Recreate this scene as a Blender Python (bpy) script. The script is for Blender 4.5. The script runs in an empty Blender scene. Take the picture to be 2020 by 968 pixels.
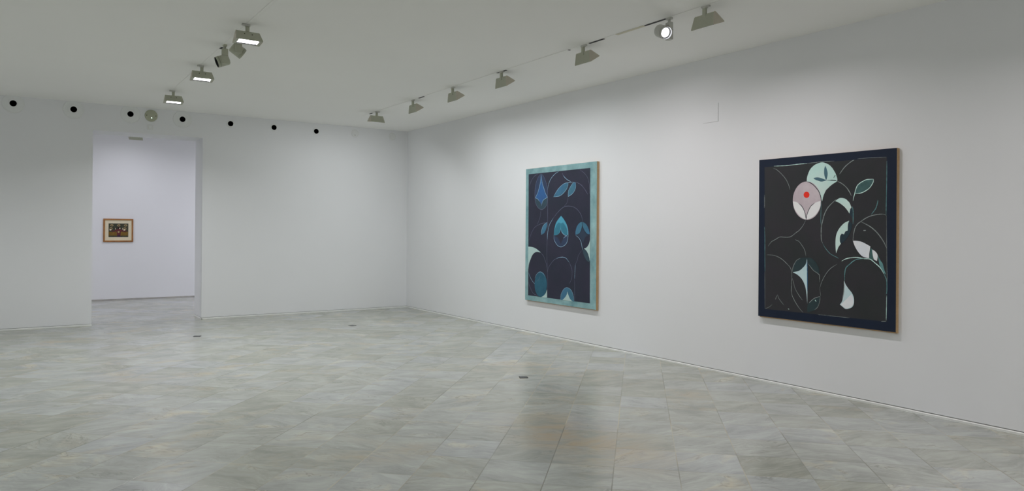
import bpy, bmesh, math, random
from mathutils import Vector, Matrix, Euler
from mathutils.geometry import tessellate_polygon
R = math.radians
SC = bpy.context.scene
COL = SC.collection
random.seed(4)

# ------------------------------------------------------------------ camera
F_PX, YAW, PITCH, ROLL, CY = 1433.7, R(34.169), R(0.091), R(0.425), 451.4
CAM_H = 1.5
cam_data = bpy.data.cameras.new('camera')
cam = bpy.data.objects.new('camera', cam_data)
COL.objects.link(cam)
right0 = Vector((math.cos(YAW), -math.sin(YAW), 0))
fwd0 = Vector((math.sin(YAW), math.cos(YAW), 0))
upz = Vector((0, 0, 1))
fwd = fwd0 * math.cos(PITCH) + upz * math.sin(PITCH)
upv = upz * math.cos(PITCH) - fwd0 * math.sin(PITCH)
rx = right0 * math.cos(ROLL) + upv * math.sin(ROLL)
ux = upv * math.cos(ROLL) - right0 * math.sin(ROLL)
cam.matrix_world = Matrix(((rx.x, ux.x, -fwd.x, 0), (rx.y, ux.y, -fwd.y, 0), (rx.z, ux.z, -fwd.z, CAM_H), (0, 0, 0, 1)))
cam_data.sensor_fit = 'HORIZONTAL'
cam_data.sensor_width = 36
cam_data.lens = F_PX * 36 / 2020
cam_data.shift_y = -(484 - CY) / 2020
cam_data.clip_start = 0.05
SC.camera = cam

# ------------------------------------------------------------------ world, exposure, lamp strengths
w = bpy.data.worlds.new('world'); SC.world = w; w.use_nodes = True
w.node_tree.nodes['Background'].inputs[0].default_value = (0.5, 0.52, 0.55, 1)
w.node_tree.nodes['Background'].inputs[1].default_value = 0.0
SC.view_settings.view_transform = 'Standard'
SC.view_settings.look = 'None'
SC.view_settings.exposure = -0.71
SC.view_settings.gamma = 1.0
SC.view_settings.use_curve_mapping = False
try:
    SC.cycles.use_denoising = True
    SC.cycles.max_bounces = 14
    SC.cycles.diffuse_bounces = 10
    SC.cycles.caustics_reflective = False
except Exception:
    pass
W_RIGHT, W_CENTRE, W_LEFT_FILL, W_BACK, W_SPOT = 21.5, 43, 20, 10, 80   # watts of the washers per row, and of the lit spot
GREENISH, ROSY, COOL = (0.97, 1.0, 1.02), (1.0, 0.945, 0.97), (0.93, 0.925, 1.03)

# ------------------------------------------------------------------ room dimensions
XR, YB, HC = 6.192, 12.73, 3.382           # right wall, back wall, ceiling height
XL, YF = -2.75, -5.0                       # left wall, wall behind the photographer
DX0, DX1, DH, DT = 0.925, 2.49, 2.975, 0.57  # doorway in the back wall
Y2 = 16.93                                 # far wall of the room beyond
X2L, X2R = -3.0, 6.0

# ------------------------------------------------------------------ materials
def srgb(r, g, b):
    f = lambda c: (c / 255 / 12.92) if c / 255 <= 0.04045 else ((c / 255 + 0.055) / 1.055) ** 2.4
    return (f(r), f(g), f(b), 1)

def mat(name, col, rough=0.6, metal=0.0, spec=0.5, noise=0.0, nscale=20, bump=0.0, bscale=60):
    m = bpy.data.materials.new(name); m.use_nodes = True
    nt = m.node_tree; b = nt.nodes['Principled BSDF']
    b.inputs['Roughness'].default_value = rough
    b.inputs['Metallic'].default_value = metal
    b.inputs['Specular IOR Level'].default_value = spec
    b.inputs['Base Color'].default_value = col
    if noise or bump:
        tc = nt.nodes.new('ShaderNodeTexCoord')
    if noise:
        n = nt.nodes.new('ShaderNodeTexNoise'); n.inputs['Scale'].default_value = nscale
        n.inputs['Detail'].default_value = 5
        nt.links.new(tc.outputs['Object'], n.inputs['Vector'])
        r = nt.nodes.new('ShaderNodeMapRange')
        r.inputs['From Min'].default_value = 0.3; r.inputs['From Max'].default_value = 0.7
        r.inputs['To Min'].default_value = 1 - noise; r.inputs['To Max'].default_value = 1 + noise
        nt.links.new(n.outputs['Fac'], r.inputs['Value'])
        mx = nt.nodes.new('ShaderNodeMix'); mx.data_type = 'RGBA'; mx.blend_type = 'MULTIPLY'
        mx.inputs['Factor'].default_value = 1
        mx.inputs['A'].default_value = col
        nt.links.new(r.outputs['Result'], mx.inputs['B'])
        nt.links.new(mx.outputs['Result'], b.inputs['Base Color'])
    if bump:
        n2 = nt.nodes.new('ShaderNodeTexNoise'); n2.inputs['Scale'].default_value = bscale
        n2.inputs['Detail'].default_value = 4
        nt.links.new(tc.outputs['Object'], n2.inputs['Vector'])
        bp = nt.nodes.new('ShaderNodeBump'); bp.inputs['Strength'].default_value = bump
        bp.inputs['Distance'].default_value = 0.004
        nt.links.new(n2.outputs['Fac'], bp.inputs['Height'])
        nt.links.new(bp.outputs['Normal'], b.inputs['Normal'])
    return m

def emit(name, col, s):
    m = bpy.data.materials.new(name); m.use_nodes = True
    b = m.node_tree.nodes['Principled BSDF']
    b.inputs['Base Color'].default_value = col
    b.inputs['Emission Color'].default_value = col
    b.inputs['Emission Strength'].default_value = s
    return m

M_WALL = mat('wall_paint', (0.78, 0.785, 0.80, 1), 0.75, spec=0.25, noise=0.012, nscale=0.8, bump=0.12, bscale=9)
M_CEIL = mat('ceiling_paint', (0.89, 0.885, 0.865, 1), 0.85, spec=0.2, noise=0.012, nscale=0.6, bump=0.1, bscale=6)
M_SKIRT = mat('skirting_paint', srgb(226, 227, 224), 0.45, noise=0.06, nscale=3)
M_GROOVE = mat('groove_shade', srgb(176, 176, 174), 0.9, noise=0.2, nscale=6)  # darker grey for the groove faces: the gap's shade put into the colour
M_GAP = mat('panel_gap', srgb(196, 196, 196), 0.9)
M_STONE = mat('stone_skirting', srgb(168, 165, 160), 0.4, noise=0.2, nscale=4)
M_LAMP = mat('lamp_enamel', srgb(172, 174, 156), 0.42, noise=0.02, nscale=30)
M_LAMPEND = mat('lamp_end_enamel', srgb(186, 180, 164), 0.42, noise=0.02, nscale=30)
M_SPOTGREY = mat('spot_enamel', srgb(190, 190, 184), 0.4, noise=0.02, nscale=30)
M_BLACK = mat('black_plastic', srgb(14, 14, 16), 0.6)
M_VOID = mat('duct_black', (0.002, 0.002, 0.002, 1), 1.0, spec=0.0)
M_SCREW = mat('screw_metal', srgb(70, 68, 60), 0.4, metal=0.6)
M_GLOW = emit('lamp_glow', (1.0, 1.0, 1.0, 1), 9)
M_GLOWS = emit('spot_glow', (0.97, 0.98, 1.0, 1), 7)
M_REFL = mat('spot_reflector', srgb(240, 240, 244), 0.5)
M_LENSOFF = mat('unlit_lens', srgb(40, 48, 66), 0.15)
M_NOZZLE = mat('nozzle_white', (0.76, 0.77, 0.765, 1), 0.5, spec=0.3)
M_PATCH = mat('painted_cap', (0.745, 0.75, 0.745, 1), 0.7, spec=0.25)
M_TRACK = mat('track_cover', (0.875, 0.87, 0.845, 1), 0.7, spec=0.3)
M_TRACKW = mat('track_cover_warm', srgb(205, 200, 178), 0.6)
M_EMER = mat('emergency_diffuser', srgb(172, 174, 152), 0.5, noise=0.03, nscale=15)
M_LED = emit('led', (0.75, 1.0, 0.9, 1), 5)
M_BOXMETAL = mat('floor_box_metal', srgb(120, 122, 124), 0.35, metal=0.7, noise=0.1, nscale=40)
M_WOODRAW = mat('raw_stretcher', srgb(196, 166, 128), 0.7, noise=0.12, nscale=18)
M_LINEN = mat('raw_linen', srgb(178, 150, 112), 0.9, noise=0.08, nscale=90)
M_FRAME = mat('oak_frame', srgb(150, 100, 48), 0.45, noise=0.2, nscale=12)
M_FRAMEL = mat('frame_lip', srgb(214, 170, 112), 0.45)
M_MAT = mat('cream_mount', srgb(222, 212, 184), 0.9, noise=0.03, nscale=30)

# ---- marble floor: 40 cm tiles laid diagonally to the walls
def marble():
    m = bpy.data.materials.new('marble_tiles'); m.use_nodes = True
    nt = m.node_tree; N = nt.nodes; L = nt.links; b = N['Principled BSDF']
    def new(t, **kw):
        n = N.new(t)
        for k, v in kw.items(): setattr(n, k, v)
        return n
    def math_(op, a, bb=None, c=None, clamp=False):
        n = new('ShaderNodeMath', operation=op); n.use_clamp = clamp
        for i, v in enumerate((a, bb, c)):
            if v is None: continue
            if isinstance(v, (int, float)): n.inputs[i].default_value = v
            else: L.new(v, n.inputs[i])
        return n.outputs[0]
    def maprange(v, a, bb, c, d):
        n = new('ShaderNodeMapRange')
        L.new(v, n.inputs['Value'])
        for k, x in zip(('From Min', 'From Max', 'To Min', 'To Max'), (a, bb, c, d)): n.inputs[k].default_value = x
        return n.outputs['Result']
    def comb(x, y, z):
        n = new('ShaderNodeCombineXYZ')
        for i, v in enumerate((x, y, z)):
            if isinstance(v, (int, float)): n.inputs[i].default_value = v
            else: L.new(v, n.inputs[i])
        return n.outputs[0]
    def noise(vec, scale, detail=4, rough=0.55, dist=0.0):
        n = new('ShaderNodeTexNoise')
        n.inputs['Scale'].default_value = scale; n.inputs['Detail'].default_value = detail
        n.inputs['Roughness'].default_value = rough; n.inputs['Distortion'].default_value = dist
        L.new(vec, n.inputs['Vector']); return n.outputs['Fac']
    def mixc(f, a, bb, blend='MIX'):
        n = new('ShaderNodeMix', data_type='RGBA', blend_type=blend)
        if isinstance(f, (int, float)): n.inputs['Factor'].default_value = f
        else: L.new(f, n.inputs['Factor'])
        for k, v in (('A', a), ('B', bb)):
            if isinstance(v, tuple): n.inputs[k].default_value = v
            else: L.new(v, n.inputs[k])
        return n.outputs['Result']
    geo = new('ShaderNodeNewGeometry')
    sep = new('ShaderNodeSeparateXYZ'); L.new(geo.outputs['Position'], sep.inputs[0])
    x, y = sep.outputs[0], sep.outputs[1]
    a = R(44.0); T = 0.402
    u = math_('SUBTRACT', math_('MULTIPLY', x, math.cos(a) / T), math_('MULTIPLY', y, math.sin(a) / T))
    u = math_('ADD', u, 0.14 / T)
    v = math_('ADD', math_('MULTIPLY', x, math.sin(a) / T), math_('MULTIPLY', y, math.cos(a) / T))
    v = math_('SUBTRACT', v, 4.67 / T)
    iu, iv = math_('FLOOR', u), math_('FLOOR', v)
    fu, fv = math_('FRACT', u), math_('FRACT', v)
    wn = new('ShaderNodeTexWhiteNoise', noise_dimensions='2D'); L.new(comb(iu, iv, 0), wn.inputs['Vector'])
    wc = new('ShaderNodeSeparateColor'); L.new(wn.outputs['Color'], wc.inputs[0])
    r1, r2, r3 = wc.outputs[0], wc.outputs[1], wc.outputs[2]
    wf = wn.outputs['Value']
    # vein coordinates: stretched along u, shifted and slightly turned from tile to tile
    tilt = maprange(r3, 0, 1, -0.35, 0.8)
    uu = math_('ADD', u, math_('MULTIPLY', r1, 37.0))
    vv = math_('ADD', math_('SUBTRACT', v, math_('MULTIPLY', u, tilt)), math_('MULTIPLY', r2, 53.0))
    warp = noise(comb(uu, vv, 0), 0.9, 3, 0.5)
    vv2 = math_('ADD', vv, math_('MULTIPLY', warp, 0.9))
    vein = noise(comb(math_('MULTIPLY', uu, 0.7), math_('MULTIPLY', vv2, 1.35), r3), 1.5, 7, 0.62, 0.35)
    fine = noise(comb(math_('MULTIPLY', uu, 1.6), math_('MULTIPLY', vv2, 9.0), r1), 1.5, 6, 0.65, 0.5)
    cloud = noise(comb(uu, vv, 3.3), 1.4, 4, 0.55, 0.6)
    # continuous cloudiness over the whole floor
    big = noise(geo.outputs['Position'], 0.45, 2, 0.5)
    base_g = srgb(176, 178, 166); base_b = srgb(158, 161, 159); base_w = srgb(190, 182, 160)
    c = mixc(maprange(r1, 0, 1, 0.0, 1.0), base_g, base_b)
    c = mixc(math_('MULTIPLY', maprange(cloud, 0.52, 0.72, 0, 1), maprange(r2, 0.25, 0.9, 0.1, 0.9)), c, base_w)
    tone = maprange(wf, 0, 1, 0.80, 1.18)
    tone = math_('MULTIPLY', tone, maprange(vein, 0.24, 0.76, 0.70, 1.26))
    tone = math_('MULTIPLY', tone, maprange(fine, 0.25, 0.75, 0.86, 1.12))
    tone = math_('MULTIPLY', tone, maprange(big, 0.3, 0.7, 0.95, 1.05))
    tone = math_('MINIMUM', tone, 1.32)
    c = mixc(1.0, c, comb(tone, tone, tone), 'MULTIPLY')
    # sharp thin veins: ridges of a noise
    rn = noise(comb(math_('MULTIPLY', uu, 0.8), math_('MULTIPLY', vv2, 2.6), 8.1), 1.1, 4, 0.6, 0.8)
    ridge = math_('ABSOLUTE', math_('SUBTRACT', rn, 0.5))
    vmask = math_('MULTIPLY', maprange(ridge, 0.0, 0.02, 1, 0), maprange(cloud, 0.48, 0.62, 0, 0.55))
    c = mixc(vmask, c, srgb(112, 114, 108))
    lr = math_('ABSOLUTE', math_('SUBTRACT', rn, 0.42))
    lmask = math_('MULTIPLY', maprange(lr, 0.0, 0.02, 1, 0), 0.14)
    c = mixc(lmask, c, srgb(206, 208, 202))
    # rusty-brown clouds in some stones
    rust = math_('MULTIPLY', maprange(noise(geo.outputs['Position'], 0.7, 3, 0.5), 0.60, 0.72, 0, 0.6), maprange(vein, 0.42, 0.58, 0, 1))
    c = mixc(rust, c, srgb(170, 152, 124))
    # the reddish-brown stones in front of the far painting
    p0 = Vector((3.55, 4.55, 0))
    dx = math_('MULTIPLY', math_('SUBTRACT', x, 3.35), 1.6); dy = math_('MULTIPLY', math_('SUBTRACT', y, 4.05), 0.9)
    rr = math_('SQRT', math_('ADD', math_('MULTIPLY', dx, dx), math_('MULTIPLY', dy, dy)))
    patch = math_('MULTIPLY', maprange(rr, 0.25, 0.95, 0.75, 0), maprange(vein, 0.38, 0.6, 0.1, 1))
    c = mixc(patch, c, srgb(168, 150, 122))
    # black pits
    vo = new('ShaderNodeTexVoronoi'); vo.inputs['Scale'].default_value = 2.3; L.new(geo.outputs['Position'], vo.inputs['Vector'])
    pit = maprange(vo.outputs['Distance'], 0.010, 0.017, 1, 0)
    c = mixc(math_('MULTIPLY', pit, 0.8), c, srgb(60, 62, 60))
    # joints
    def edge(f, wdt):
        d = math_('MINIMUM', f, math_('SUBTRACT', 1.0, f))
        return maprange(d, wdt * 0.5, wdt, 1, 0)
    jn = noise(geo.outputs['Position'], 1.3, 3)
    ju = math_('MULTIPLY', edge(fu, 0.011), maprange(jn, 0.38, 0.62, 0.3, 0.8))
    jv = math_('MULTIPLY', edge(fv, 0.010), maprange(jn, 0.38, 0.62, 0.6, 0.25))
    jt = math_('MAXIMUM', ju, jv)
    jc = mixc(maprange(noise(geo.outputs['Position'], 0.9, 2), 0.45, 0.58, 0, 1), srgb(112, 108, 96), srgb(190, 180, 156))
    c = mixc(jt, c, jc)
    L.new(c, b.inputs['Base Color'])
    b.inputs['Roughness'].default_value = FLOOR_ROUGH
    b.inputs['Specular IOR Level'].default_value = FLOOR_SPEC
    bp = new('ShaderNodeBump'); bp.inputs['Strength'].default_value = 0.25; bp.inputs['Distance'].default_value = 0.002
    L.new(math_('SUBTRACT', math_('MULTIPLY', noise(geo.outputs['Position'], 3.0, 2), 0.3), jt), bp.inputs['Height'])
    L.new(bp.outputs['Normal'], b.inputs['Normal'])
    return m
FLOOR_ROUGH, FLOOR_SPEC = 0.24, 0.5
M_FLOOR = marble()

# ------------------------------------------------------------------ mesh helpers
def link(name, bm, mats, parent=None, smooth=False):
    me = bpy.data.meshes.new(name)
    bm.normal_update(); bm.to_mesh(me); bm.free()
    if not isinstance(mats, (list, tuple)): mats = [mats]
    for m_ in mats: me.materials.append(m_)
    if smooth:
        for p in me.polygons: p.use_smooth = True
    o = bpy.data.objects.new(name, me); COL.objects.link(o)
    if parent: o.parent = parent
    return o

def box(bm, x0, x1, y0, y1, z0, z1, bev=0.0, mi=0):
    vs = [bm.verts.new(p) for p in ((x0, y0, z0), (x1, y0, z0), (x1, y1, z0), (x0, y1, z0), (x0, y0, z1), (x1, y0, z1), (x1, y1, z1), (x0, y1, z1))]
    fs = [bm.faces.new([vs[i] for i in f]) for f in ((3, 2, 1, 0), (4, 5, 6, 7), (0, 1, 5, 4), (1, 2, 6, 5), (2, 3, 7, 6), (3, 0, 4, 7))]
    for f in fs: f.material_index = mi
    if bev:
        es = list({e for f in fs for e in f.edges})
        r = bmesh.ops.bevel(bm, geom=es, offset=bev, segments=2, profile=0.5, affect='EDGES')
        for f in r['faces']: f.material_index = mi
    return fs

def lathe(bm, prof, axis='Z', n=40, org=(0, 0, 0), mi=0, closed=False):
    """prof: list of (radius, height) revolved about the axis"""
    rings = []
    o = Vector(org)
    def pt(r, h, a):
        c, s = math.cos(a) * r, math.sin(a) * r
        if axis == 'Z': return o + Vector((c, s, h))
        if axis == 'Y': return o + Vector((c, h, s))
        return o + Vector((h, c, s))
    for r, h in prof:
        if r < 1e-6: rings.append([bm.verts.new(pt(0, h, 0))])
        else: rings.append([bm.verts.new(pt(r, h, 2 * math.pi * k / n)) for k in range(n)])
    for i in range(len(rings) - 1):
        A, B = rings[i], rings[i + 1]
        m_ = mi[i] if isinstance(mi, (list, tuple)) else mi
        for k in range(n):
            k2 = (k + 1) % n
            if len(A) == 1 and len(B) == 1: continue
            if len(A) == 1: f = bm.faces.new((A[0], B[k], B[k2]))
            elif len(B) == 1: f = bm.faces.new((A[k], B[0], A[k2]))
            else: f = bm.faces.new((A[k], B[k], B[k2], A[k2]))
            f.material_index = m_; f.smooth = True
    return rings

def tag(o, label=None, cat=None, group=None, kind=None):
    if label: o['label'] = label
    if cat: o['category'] = cat
    if group: o['group'] = group
    if kind: o['kind'] = kind
    return o

def empty(name, loc, rz=0.0):
    o = bpy.data.objects.new(name, None); COL.objects.link(o)
    o.location = loc; o.rotation_euler = (0, 0, rz); o.empty_display_size = 0.1
    return o

def struct(name, bm, m_):
    o = link(name, bm, m_); o['kind'] = 'structure'; return o

def copy_tree(o, parent=None):
    c = o.copy(); COL.objects.link(c)
    if parent: c.parent = parent
    for ch in list(o.children):
        copy_tree(ch, c)
    return c
ART_TEAL = [
('f','ground',[68,1834,1449,1835,1461,74,76,71]),
('f','indigo',[373,1827,430,1787,492,1694,524,1604,531,1516,527,1413,490,1355,435,1322,386,1312,322,1332,271,1375,238,1428,225,1496,227,1602,254,1699,304,1779]),
('f','blue',[373,1797,400,1699,444,1608,482,1540,526,1483,458,1459,415,1431,378,1387,346,1433,295,1468,238,1485,294,1554,331,1628,362,1716]),
('f','dim',[238,1473,295,1464,346,1425,379,1372,383,1314,297,1344,252,1405]),
('f','dim',[525,1472,458,1455,415,1423,385,1372,386,1314,460,1329,515,1384]),
('l','edge',0.006,[373,1812,362,1716,331,1628,294,1554,238,1485,295,1466,346,1425]),
('l','edge',0.006,[377,1812,400,1699,444,1608,482,1540,526,1483,458,1459,415,1431,382,1365]),
('l','faint',0.005,[373,1827,304,1779,254,1699,227,1602,225,1496,238,1428,271,1375,322,1332,386,1312,435,1322,490,1355,527,1413,531,1516,524,1604,492,1694,430,1787,373,1827]),
('l','faint',0.005,[531,1589,536,1333,536,1162,527,890,524,656,542,417,542,87]),
('l','faint',0.004,[93,1653,125,1720,202,1792,304,1828]),
('l','edge',0.005,[531,1589,554,1669,614,1747,709,1807,779,1828]),
('f','azure',[526,1129,518,1074,488,1015,452,978,390,955,395,1015,426,1074,475,1111]),
('l','edge',0.005,[390,955,395,1015,426,1074,475,1111,526,1129]),
('l','faint',0.005,[526,1132,425,1119,325,1097,243,1067,186,1021,135,953,96,868]),
('l','faint',0.005,[376,1305,362,1223,325,1149,287,1100]),
('f','azure',[670,1485,709,1531,779,1593,860,1640,929,1662,994,1662,981,1613,942,1565,873,1518,792,1490]),
('l','edge',0.005,[670,1485,709,1531,779,1593,860,1640,929,1662,994,1664,1065,1667,1132,1664]),
('l','edge',0.005,[994,1661,981,1613,942,1565,873,1518,792,1490,670,1484]),
('f','azure',[1148,1665,1154,1605,1133,1557,1078,1510,994,1478,999,1549,1032,1597,1087,1650]),
('l','edge',0.005,[1148,1665,1154,1605,1133,1557,1078,1510,994,1478,999,1549,1032,1597,1087,1650,1132,1662]),
('l','edge',0.006,[882,1771,917,1741,974,1706,1054,1675]),
('l','faint',0.005,[858,1805,882,1771]),
('l','faint',0.005,[1143,1662,1209,1648,1285,1610,1361,1541,1404,1491]),
('l','faint',0.004,[994,1478,983,1421,955,1380,898,1338]),
('l','faint',0.004,[1239,1824,1337,1769,1401,1704,1432,1620,1439,1497]),
('l','faint',0.006,[1301,1140,1279,1212,1213,1283,1124,1330,1024,1348,933,1345,852,1318,760,1262,668,1191]),
('l','edge',0.006,[668,1191,585,1103,556,1037,538,956,535,890]),
('f','aqua',[842,1218,900,1174,953,1117,990,1046,1000,961,842,959,685,951,694,1031,728,1118,784,1175]),
('f','teal',[840,1114,827,1038,787,973,740,951,690,951,697,1016,738,1089,785,1125]),
('f','teal',[842,1114,889,1128,947,1074,982,1017,985,954,926,960,868,1003,843,1045]),
('f','indigo',[688,943,764,922,811,873,843,830,869,874,915,924,998,947,984,876,939,825,859,796,800,800,755,821,695,885]),
('f','ground',[841,1042,868,988,914,960,972,948,915,924,869,874,843,830,811,873,764,922,690,946,763,959,810,988]),
('l','edge',0.006,[841,1042,862,995,914,960,972,948,915,924,901,908]),
('l','edge',0.006,[953,1117,990,1046,1000,961,984,876,939,825,859,795,800,800,755,821,695,885,685,951]),
('f','azure',[1299,1133,1291,1074,1260,1005,1216,973,1156,962,1161,1018,1193,1081,1247,1123]),
('f','azure',[1306,1133,1366,1108,1419,1054,1452,972,1399,978,1345,1019,1309,1074]),
('f','slate',[1302,1060,1346,1005,1399,968,1452,962,1368,937,1315,853,1260,922,1195,952,1260,998]),
('l','edge',0.006,[1162,955,1228,921,1272,873,1294,812,1305,764]),
('l','faint',0.004,[1295,763,1220,685,1203,629,1164,569,1156,459]),
('l','edge',0.005,[1157,560,1152,459,1146,375]),
('l','faint',0.005,[1146,375,1154,65]),
('f','pale',[1459,904,1432,842,1390,800,1337,782,1380,759,1423,712,1430,687,1452,630,1457,630]),
('f','dim',[1311,771,1359,765,1412,719,1434,686,1449,646,1445,607,1383,636,1338,692,1317,729]),
('f','pale',[74,780,176,775,266,755,355,716,381,702,292,710,228,693,177,658,133,595,94,525,78,448]),
('l','faint',0.005,[374,705,443,659,467,625,516,545,537,473]),
('l','edge',0.005,[85,401,151,313,229,255,265,257]),
('l','faint',0.005,[76,275,138,178,210,108,337,81]),
('f','sea',[385,427,430,421,471,398,504,361,525,313,533,258,526,203,506,153,475,111,435,83,389,70,344,76,302,98,268,135,246,184,238,239,245,295,266,347,298,388,339,416]),
('l','edge',0.004,[243,326,277,378,326,414,381,427,443,407,491,365]),
('l','faint',0.004,[375,375,348,324,278,287]),
('f','pale',[535,190,501,131,447,90,385,67,539,73]),
('l','faint',0.005,[542,417,563,491,616,549,694,609,746,628]),
('l','edge',0.006,[746,628,798,644,880,654,879,655,962,641,1030,588]),
('l','faint',0.005,[1030,588,1071,531,1092,464,1080,371,1033,296]),
('f','azure',[844,69,857,143,912,216,980,246,1061,226,1115,163,1139,71]),
('f','pale',[994,196,1022,139,1063,91,1113,70,886,70,940,107,981,152]),
('l','edge',0.004,[844,69,857,143,912,216,980,246,1061,226,1115,163,1139,71]),
]
ART_BLACK = [
('f','ground',[64,1486,1297,1490,1306,82,79,76]),
('f','sage',[692,1490,725,1480,763,1460,794,1429,800,1420,825,1379,842,1332,841,1310,826,1298,801,1285,771,1264,746,1242,733,1231,708,1182,694,1128,680,1166,664,1213,638,1249,605,1283,572,1305,533,1320,536,1355,549,1395,571,1435,610,1468,649,1483]),
('f','mauve',[536,1320,582,1309,623,1282,655,1241,676,1191,683,1136,677,1081,657,1032,625,993,584,968,539,960,493,969,450,995,416,1036,394,1088,386,1144,393,1201,415,1251,448,1290,490,1314]),
('f','white',[386,1137,420,1131,447,1118,481,1090,508,1048,523,1000,527,963,502,971,462,995,428,1031,400,1074]),
('f','white',[678,1134,674,1080,658,1045,627,1005,588,979,535,961,536,1000,555,1047,580,1088,619,1116]),
('l','ink',0.006,[447,1118,481,1090,508,1048,523,1000,530,961]),
('l','ink',0.006,[619,1116,580,1088,555,1047,536,1000,531,961]),
('l','ink',0.007,[533,1320,572,1305,605,1283,638,1249,664,1213,680,1166,685,1119]),
('f','red',[532,1224,542,1222,550,1218,557,1211,561,1203,563,1194,561,1184,557,1176,550,1170,542,1166,533,1165,523,1167,515,1171,508,1178,503,1186,502,1196,503,1205,508,1213,514,1219,523,1223]),
('f','slate',[722,1457,738,1424,748,1383,742,1343,733,1321,720,1350,712,1385,713,1426]),
('f','slate',[603,1349,643,1353,682,1344,739,1321,688,1311,650,1322,618,1335]),
('l','ink',0.006,[739,1322,833,1314,783,1320,835,1311]),
('l','ink',0.005,[824,1366,807,1338]),
('l','stroke',0.006,[841,1308,887,1284,930,1248,960,1207,979,1170]),
('f','leaf',[1013,1187,1019,1222,1036,1260,1070,1286,1116,1306,1150,1308,1181,1308,1179,1281,1151,1238,1117,1212,1071,1192]),
('l','bright',0.006,[1181,1308,1150,1308,1116,1306,1070,1286,1036,1260,1019,1222,1010,1186,1001,1155,996,1125]),
('l','bright',0.006,[1181,1307,1178,1281,1151,1238,1117,1212,1071,1192,1013,1186]),
('l','stroke',0.006,[1005,1488,976,1476,922,1438,886,1398,865,1369]),
('l','stroke',0.004,[166,1468,209,1450,273,1394,316,1342,344,1286,354,1249]),
('l','bright',0.005,[173,1490,314,1486,451,1490,538,1491]),
('l','stroke',0.004,[538,1491,623,1493,693,1496,812,1493]),
('l','stroke',0.003,[1034,1496,1149,1495,1294,1490]),
('l','teal',0.005,[1298,1458,1298,1296,1295,1098,1294,990]),
('l','stroke',0.003,[1297,990,1304,577,1307,476,1306,315]),
('l','bright',0.004,[1304,308,1302,174,1301,93]),
('l','stroke',0.004,[1301,85,1256,79]),
('l','stroke',0.004,[66,1211,67,1131,65,1081]),
('l','teal',0.005,[68,893,74,780,75,618,78,447]),
('l','stroke',0.003,[76,447,81,80]),
('l','stroke',0.003,[742,79,971,80]),
('l','stroke',0.003,[659,77,746,80]),
('f','sage',[824,1127,858,1149,888,1153,924,1144,948,1123,963,1107,981,1067,973,1053,968,1039,962,1012,943,1040,913,1074,864,1110]),
('f','deep',[970,1056,997,1053,994,966,964,1006]),
('l','teal',0.006,[990,1073,998,1022,997,916]),
('l','stroke',0.007,[833,1142,778,1095,747,1061,719,1009,699,940,688,882,689,783,702,742]),
('l','teal',0.004,[702,742,731,696,781,646,838,619,862,606]),
('l','teal',0.004,[683,1126,684,1056,682,969,685,911]),
('f','deep',[960,944,988,921,980,871,956,815,921,769,882,737,870,768,884,837,944,871]),
('f','sage',[961,948,920,930,884,899,854,859,836,813,830,756,832,699,837,653,846,676,861,711,883,740,873,763,875,808,890,831,912,825,926,851,947,860,950,916]),
('f','lilac',[998,769,1039,768,1080,760,1120,742,1158,722,1149,663,1147,619,1121,623,1087,633,1052,665,1022,709,1004,748]),
('f','leaf',[1161,707,1174,696,1182,647,1192,610,1178,606,1149,618]),
('f','lilac',[1174,696,1200,681,1223,649,1218,597,1192,610,1180,647]),
('f','teal',[1223,649,1250,601,1268,576,1281,529,1298,483,1278,502,1246,548]),
('l','bright',0.007,[892,584,934,606,982,617,1040,621,1098,614,1155,611,1200,580,1246,541,1281,488]),
('l','teal',0.006,[1281,488,1303,433,1306,349,1300,315]),
('l','teal',0.007,[1110,615,1040,606,1000,586,973,563,934,526,923,476,922,411]),
('l','stroke',0.006,[998,770,1004,826,1015,877,1038,916,1070,940,1119,971,1164,989,1209,998,1264,1002,1294,993]),
('l','stroke',0.007,[1070,938,1119,915,1165,888,1210,850,1249,804,1282,753,1300,713]),
('l','teal',0.006,[1223,1124,1219,1100,1203,1051,1164,1000]),
('l','stroke',0.007,[1094,860,1116,861]),
('l','stroke',0.005,[526,955,503,911,463,863,423,836,382,806,348,793,292,792,243,792,200,770,150,744,113,700]),
('l','stroke',0.004,[416,770,457,753,491,714,518,673,533,615]),
('l','stroke',0.005,[100,615,180,612,237,595,280,572,322,540,365,499,381,447,380,349,380,259,410,193,462,123,504,84]),
('l','stroke',0.004,[388,402,418,307,457,246,499,197]),
('f','petal',[387,463,395,508,412,543,433,572,472,595,535,604,542,589,534,544,509,506,463,474]),
('f','petal',[537,604,591,598,635,563,664,513,672,456,632,468,591,503,558,545]),
('l','stroke',0.005,[387,459,395,508,412,543,433,572,472,595]),
('f','ice',[391,457,459,474,501,506,532,544,542,593,548,545,551,397,550,249,549,168,542,249,527,329,493,394,443,436]),
('l','blue',0.006,[543,574,547,471,550,286]),
('l','stroke',0.005,[558,545,608,489,648,465,675,445,678,379]),
('l','stroke',0.003,[677,339,686,253]),
('f','petal',[551,146,577,192,626,230,682,249,678,201,659,152,627,116,578,97,549,93]),
('l','stroke',0.005,[569,179,594,203,626,228,682,249]),
('l','stroke',0.004,[682,249,678,201,657,148,627,120]),
('l','bright',0.006,[630,212,642,197]),
('l','stroke',0.004,[223,231,246,187,299,132]),
('l','stroke',0.004,[201,180,221,224]),
('l','stroke',0.003,[84,79,130,100,166,128]),
('l','bright',0.006,[343,103,356,98]),
('l','stroke',0.004,[847,554,785,512,739,459,697,384,681,332]),
('f','ice',[920,411,931,378,961,338,991,305,1010,264,1012,216,999,183,970,164,933,156,903,174,878,191,898,220,913,278,920,328]),
('f','lilac',[941,245,988,294,1005,257,1007,215,992,186,963,168,936,161,887,191,917,221]),
('l','stroke',0.005,[916,405,918,356,913,299,901,238]),
]

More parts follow.
